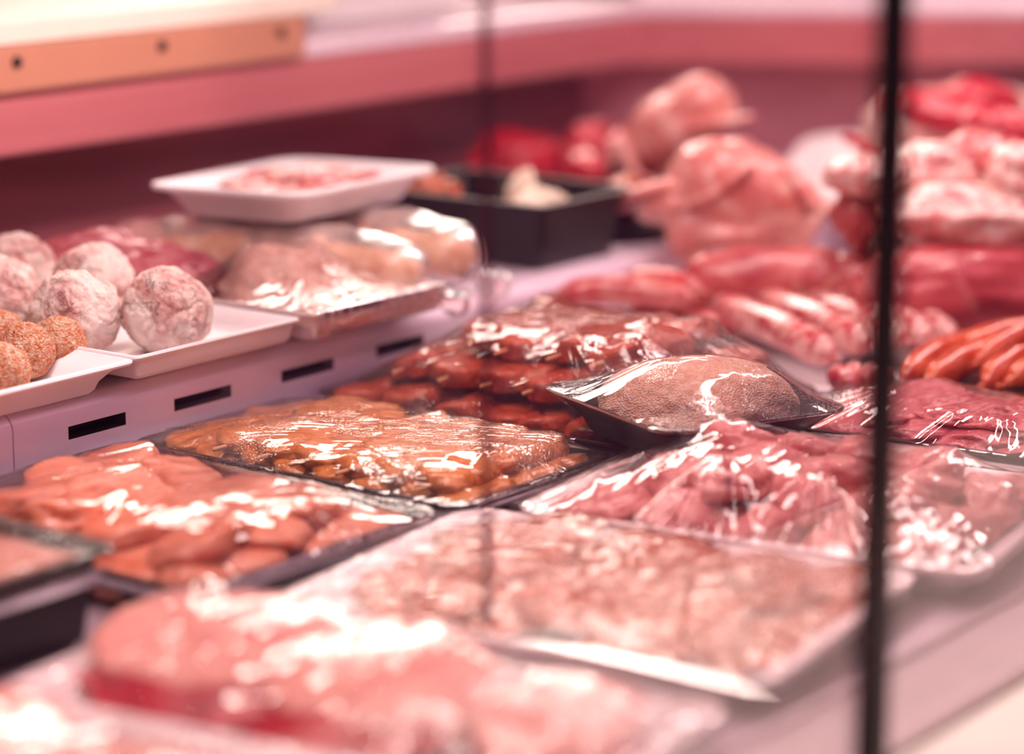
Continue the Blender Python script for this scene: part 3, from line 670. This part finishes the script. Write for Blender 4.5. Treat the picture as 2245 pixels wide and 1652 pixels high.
def sausmat(name, a, b, c, fat, amount=.75):
    t = NT(name); col = t.ramp(t.noise(26, 4), [(.35, L(a)), (.5, L(b)), (.65, L(c))])
    f = t.ramp(t.noise(95, 3, .6, .8), [(.46, 0), (.56, amount)]); col = t.mix(f, col, L(fat))
    return t.bsdf(col, .28, t.bump(t.noise(120, 3), .35, .002), Coat_Weight=.4, Coat_Roughness=.15)
sm = sausmat('raw_speckled_sausage', '#9c1222', '#b82c38', '#cf5258', '#f0c4b8')
sr = sausmat('raw_red_sausage', '#a80f20', '#c0303a', '#cf6460', '#e8a898', .5)
so = sausmat('orange_sausage', '#a32004', '#bf380c', '#cf5220', '#dc7a48', .2)
pl = tray('platter', 2.03, 1.190, 0, 0, .34, .330, .014, M['foam'], 'low white platter under the red sausages and the pork loin', slope=.008, r=.01)
lbs = ['speckled raw sausage, left of the row, cut end towards the viewer', 'speckled raw sausage, second in the row, its end behind the first', 'speckled raw sausage, third in the row beside the dark glass joint',
       'speckled raw sausage behind the dark glass joint', 'speckled raw sausage right of the dark glass joint, above the orange ones']
for k in range(5):
    a = at(1812 + [0, 82, 152, 216, 270][k], 775 - [0, 22, 34, 40, 42][k], .034 + .002 * (k % 2)); b = a + Vector((.105 - .004 * k, .172, .004))
    mid = (a + b) / 2 + Vector((-.008, .006, .007))
    sausage([b, (b + mid) / 2 + Vector((-.003, 0, .001)), mid, (a + mid) / 2 + Vector((-.003, 0, .003)), a], .0150, sm, lbs[k], 'sausage', 'speckled raw sausages in a row', k, .05, .62)
a, b = at(1235, 645, .055), at(1505, 655, .055)
sausage([a, a * .68 + b * .32 + Vector((.006, .004, .004)), a * .3 + b * .7 + Vector((.006, .004, .004)), b], .0128, sr, 'curved red sausage nearest the shelf edge, front of the pair', 'sausage', 'pair of red sausages by the shelf edge', 21)
a, b = at(1400, 615, .062), at(1530, 640, .060)
sausage([a + Vector((0, .01, 0)), (a + b) / 2 + Vector((.004, .003, .003)), b], .0120, sr, 'shorter red sausage lying behind the front one by the shelf edge', 'sausage', 'pair of red sausages by the shelf edge', 22)
for k in range(3):
    a = Vector((1.925 + .03 * k, 1.33 - .01 * k, .028)); b = a + Vector((.05, -.10, 0))
    sausage([a, (a + b) / 2, b], .0135, sr, 'red sausage at the bottom of the small heap by the shelf edge', 'sausage', 'bottom red sausages by the shelf edge', 30 + k)
# pork loin in two pieces
ml = meat('pork_loin', '#a02c34', '#c45656', '#d67e76', 16, '#f2b59c', .7, .3, .5, 14, .58)
p, q = at(1555, 612, .062), at(1800, 612, .062)
o = link('pork_loin', tube('pork_loin', [Vector((0, 0, 0)), (q - p) * .35, (q - p) * .7, (q - p)], [.024, .029, .029, .0285], 40, .08, 24, 5), ml, None, p); tag(o, 'long rolled pork loin with orange end, behind the speckled sausages', 'meat')
p, q = at(1852, 618, .060), at(1930, 628, .058)
o = link('pork_loin', tube('pork_loin', [Vector((0, 0, 0)), (q - p) * .5, (q - p)], [.026, .0265, .022], 40, .08, 24, 6), ml, None, p); tag(o, 'short pork loin piece between the long loin and the dark glass joint', 'meat')
o = tray('porcelain_dish', 2.045, 1.190, .0145, radians(-22), .12, .235, .020, M['white'], 'narrow white dish carrying the rolled pork loin', slope=.01, r=.012)

# ---- orange sausages at the right edge
pl = tray('platter', 2.005, .905, 0, radians(12), .19, .26, .020, M['black'], 'low black tray under the orange sausages at the right edge', slope=.008, r=.01)
lbs = ['orange sausage, leftmost, running up from the tray corner', 'orange sausage in front of the leftmost one', 'plump orange sausage lying on top in the middle', 'orange sausage in front of the plump one, right', 'short orange sausage end at the right frame edge', 'orange sausage at the back right, rising to the frame edge']
pts = [((1985, 828), (2130, 752)), ((2040, 838), (2160, 785)), ((2150, 790), (2245, 752)), ((2165, 838), (2260, 785)), ((2215, 838), (2330, 800)), ((2100, 762), (2300, 735))]
for k, ((ax, ay), (bx_, by_)) in enumerate(pts):
    za = .028 + (.012 if k in (2, 5) else 0)
    a, b = at(ax, ay, za), at(bx_, by_, za + .008); b = a + (b - a).normalized() * min((b - a).length, .15)
    if (b - a).length < .08: b = a + (b - a).normalized() * .10
    mid = (a + b) / 2 + Vector((0, 0, .005))
    sausage([a, a * .7 + b * .3 + Vector((0, 0, .004)), mid, a * .3 + b * .7 + Vector((0, 0, .004)), b], .0128, so, lbs[k], 'sausage', 'orange sausages at the right edge', 40 + k, .08, .5)
for k in range(5):
    p = at(1845 + [0, 30, 55, 75, 20][k], 822 + [6, 0, 8, 2, 12][k], .030)
    o = link('pork_cube', blob('pork_cube', .012, .012, .010, .15, 1.5, 3, 70 + k), mr if k == 0 else ml, None, p); tag(o, 'small pink meat cube beside the dark glass joint, left of the orange sausages', 'meat', 'small pink meat cubes')

# ---- poultry carcasses on the shelf
mc = meat('poultry_skin', '#c45650', '#dc867c', '#eab0a4', 10, '#f6d2c6', .6, .35, .4, 9, .52)
V3 = Vector
c1 = at(1640, 445, .115)
def poultry(name, parts, loc, rot, label, wings, mat=mc, seed=1, amp=.002, scale=1, voxel=.004):
    e = empty(name, loc, rot, label, 'poultry'); e.scale = (scale,) * 3
    link('carcass', fused('carcass', parts, voxel, amp, 28, 4, seed), mat, e)
    for k, (pts_, rr) in enumerate(wings):
        link('wing' if k % 2 == 0 else 'skin_fold', tube('wing', pts_, rr, 20, .18, 40, seed + k, .6), mat, e)
    return e
# local frame: x along the picture plane to the right, y away from the viewer, z up
A_ = radians(-53.4)
poultry('chicken', [((0.008, 0, .0), (.072, .05, .046), (0, 18, 0)), ((.03, .0, -.012), (.058, .045, .042), (0, 35, 0)), ((-.05, -.004, -.008), (.040, .03, .020), (0, -22, 0)),
                    ((-.035, -.02, -.032), (.028, .02, .030), (0, 25, 0)), ((.0, -.01, -.035), (.055, .04, .018), (0, 0, 0)), ((-.015, .0, .028), (.040, .03, .014), (0, -28, 0))],
        (2.115, 1.318, .122), (0, 0, A_), 'large pale pink dressed chicken in the foreground of the back row', [
        ([(-.03, -.01, .012), (-.065, -.018, .006), (-.098, -.02, .001)], [.016, .013, .005]),
        ([(-.050, -.03, -.012), (-.02, -.045, .004), (.015, -.047, .030)], [.006, .008, .005]),
        ([(.055, -.02, .02), (.078, -.03, -.01), (.07, -.03, -.04)], [.012, .014, .010])], seed=3)
poultry('chicken', [((0, 0, 0), (.062, .045, .040), (0, -32, 0)), ((.018, 0, .016), (.042, .04, .036), (0, -10, 0)), ((-.05, 0, -.028), (.028, .02, .018), (0, -30, 0))],
        (2.270, 1.475, .158), (0, 0, A_), 'pale pink dressed chicken behind and above the large one', [
        ([(-.005, -.036, -.002), (.03, -.04, .006), (.066, -.03, .010)], [.008, .010, .008]),
        ([(.04, -.02, -.028), (.065, -.02, -.022), (.078, -.01, -.045)], [.014, .014, .014]),
        ([(-.055, -.02, -.02), (-.045, -.03, -.045), (-.02, -.03, -.06)], [.008, .009, .010])], seed=5, scale=1.0)
o = link('meat_trimming', fused('meat_trimming', [((0, 0, 0), (.06, .04, .022), (0, 0, 0)), ((.05, 0, .006), (.03, .03, .022), (0, 0, 0)), ((-.05, .0, -.006), (.03, .03, .018), (0, 0, 0))], .004, .004, 40, 3, 7), meat('dark_meat', '#3c0d14', '#6b1420', '#94242e', 20), None, (2.30, 1.445, .094), (0, 0, A_)); tag(o, 'dark red meat under the rear chicken', 'meat')
# red meat heap left of the chickens
mred = meat('bright_red_meat', '#960a20', '#c81a34', '#dd4650', 16, '#e88884', .5, .28, .6, 18, .6)
for k, (px, py, z, sx, sy, sz) in enumerate(((1130, 345, .10, .042, .03, .028), (1190, 375, .09, .05, .03, .020), (1290, 380, .10, .046, .03, .022), (1380, 350, .11, .040, .03, .026), (1290, 330, .115, .03, .025, .028), (1420, 385, .095, .04, .03, .02))):
    p = at(px, py, z); o = link('red_meat_piece', blob('red_meat_piece', sx, sy, sz, .22, 1.7, 4, 100 + k), mred, None, p, (0, 0, A_ + k))
    tag(o, ['dark crimson meat piece at the left end of the heap behind the deep black tray', 'low crimson meat piece second from the left, behind the deep black tray', 'bright red meat piece in the middle of the heap behind the deep black tray',
            'bright red meat piece next to the rear chicken\'s leg', 'purplish meat piece at the back of the red heap', 'red meat piece touching the large chicken, right end of the heap'][k], 'meat', 'red meat heap behind the deep black tray')
o = tray('platter', 2.30, 1.595, .0655, radians(-30), .17, .36, .014, M['black'], 'black platter under the heap of red meat at the back', slope=.008, r=.02)
# white plate leaning behind the chickens
bm = bmesh.new(); o = tray('plate', 2.52, 1.36, .075, (radians(0), radians(-8), radians(20)), .26, .24, .02, M['white'], 'pale lilac-white tray behind the large chicken', slope=.02, r=.05); bm.free()
o = link('meat_strip', tube('meat_strip', [(0, 0, 0), (.016, -.022, -.012), (.03, -.045, -.03)], [.004, .006, .007], 14, .1, 40), mred, None, at(1855, 300, .17)); tag(o, 'thin red meat strip pointing up left of the dark glass joint', 'meat')
mrib = meat('fatty_rib', '#c24a52', '#e39a92', '#f4cfc4', 20, '#fae6dc', .75, .35, .6, 26, .48)
for k, (px, py, z, sx, sy, sz, lab) in enumerate(((1895, 385, .16, .034, .03, .020, 'pale fatty cut left of the dark glass joint, top'), (1890, 470, .12, .028, .04, .030, 'red and pale cut left of the dark glass joint, middle'), (1910, 530, .09, .016, .03, .032, 'upright pale bone end left of the dark glass joint'))):
    o = link('rib_piece', blob('rib_piece', sx, sy, sz, .15, 1.4, 4, 120 + k), (mrib, ml, M['fatwhite'])[k], None, at(px, py, z) + Vector((.1, .0, 0)) * 0, (0, 0, A_)); tag(o, lab, 'meat')

# ---- meat wall at the right edge, stacked back and up
mslab = meat('pink_belly', '#a82430', '#c44a50', '#d46c6c', 9, '#e9a29a', .5, .35, .35, 8, .56)
def slab(px, py, z, sx, sy, sz, mat, label, seed, rot=0, roty=0, name='meat_slab', amp=.1, fr=1.5):
    z -= .030; sx *= 1.05; sz *= 1.03
    o = link(name, blob(name, sx, sy, sz, amp, fr, 5, seed), mat, None, at(px, py, z), (0, roty, A_ + rot)); tag(o, label, 'meat'); return o
slab(2150, 655, .085, .115, .040, .050, mslab, 'big smooth pink belly slab above the orange sausages', 130, 0, .03)
slab(2190, 478, .150, .110, .05, .030, mrib, 'whitish fatty rib slab lying on the pink belly slab', 131, .1, .04, amp=.14)
slab(2060, 520, .128, .042, .03, .014, mr, 'dark red lean strip under the rib slab, left', 132, .2)
slab(2200, 540, .126, .040, .03, .012, mr, 'dark red lean strip under the rib slab, right', 133, -.1)
slab(2040, 380, .185, .044, .035, .028, mrib, 'pale rounded cut right of the dark glass joint', 134)
slab(2150, 350, .195, .044, .035, .026, ml, 'pink cut with white streak, top of the right stack', 135, .3)
slab(2240, 380, .190, .030, .03, .026, mrib, 'pale cut at the right frame edge, top of the right stack', 136)
slab(2090, 262, .190, .075, .04, .022, mred, 'long bright red cut across the top right stack', 137, 0, .25)
slab(2130, 222, .200, .050, .04, .022, mred, 'dark red rounded cut crowning the right stack', 138, .4)
slab(2230, 290, .185, .055, .04, .020, mred, 'bright red cut sloping down at the right frame edge', 139, 0, .3)
slab(2110, 300, .150, .10, .06, .06, mrib, 'large pale cut in the middle of the right stack, mostly covered', 140)
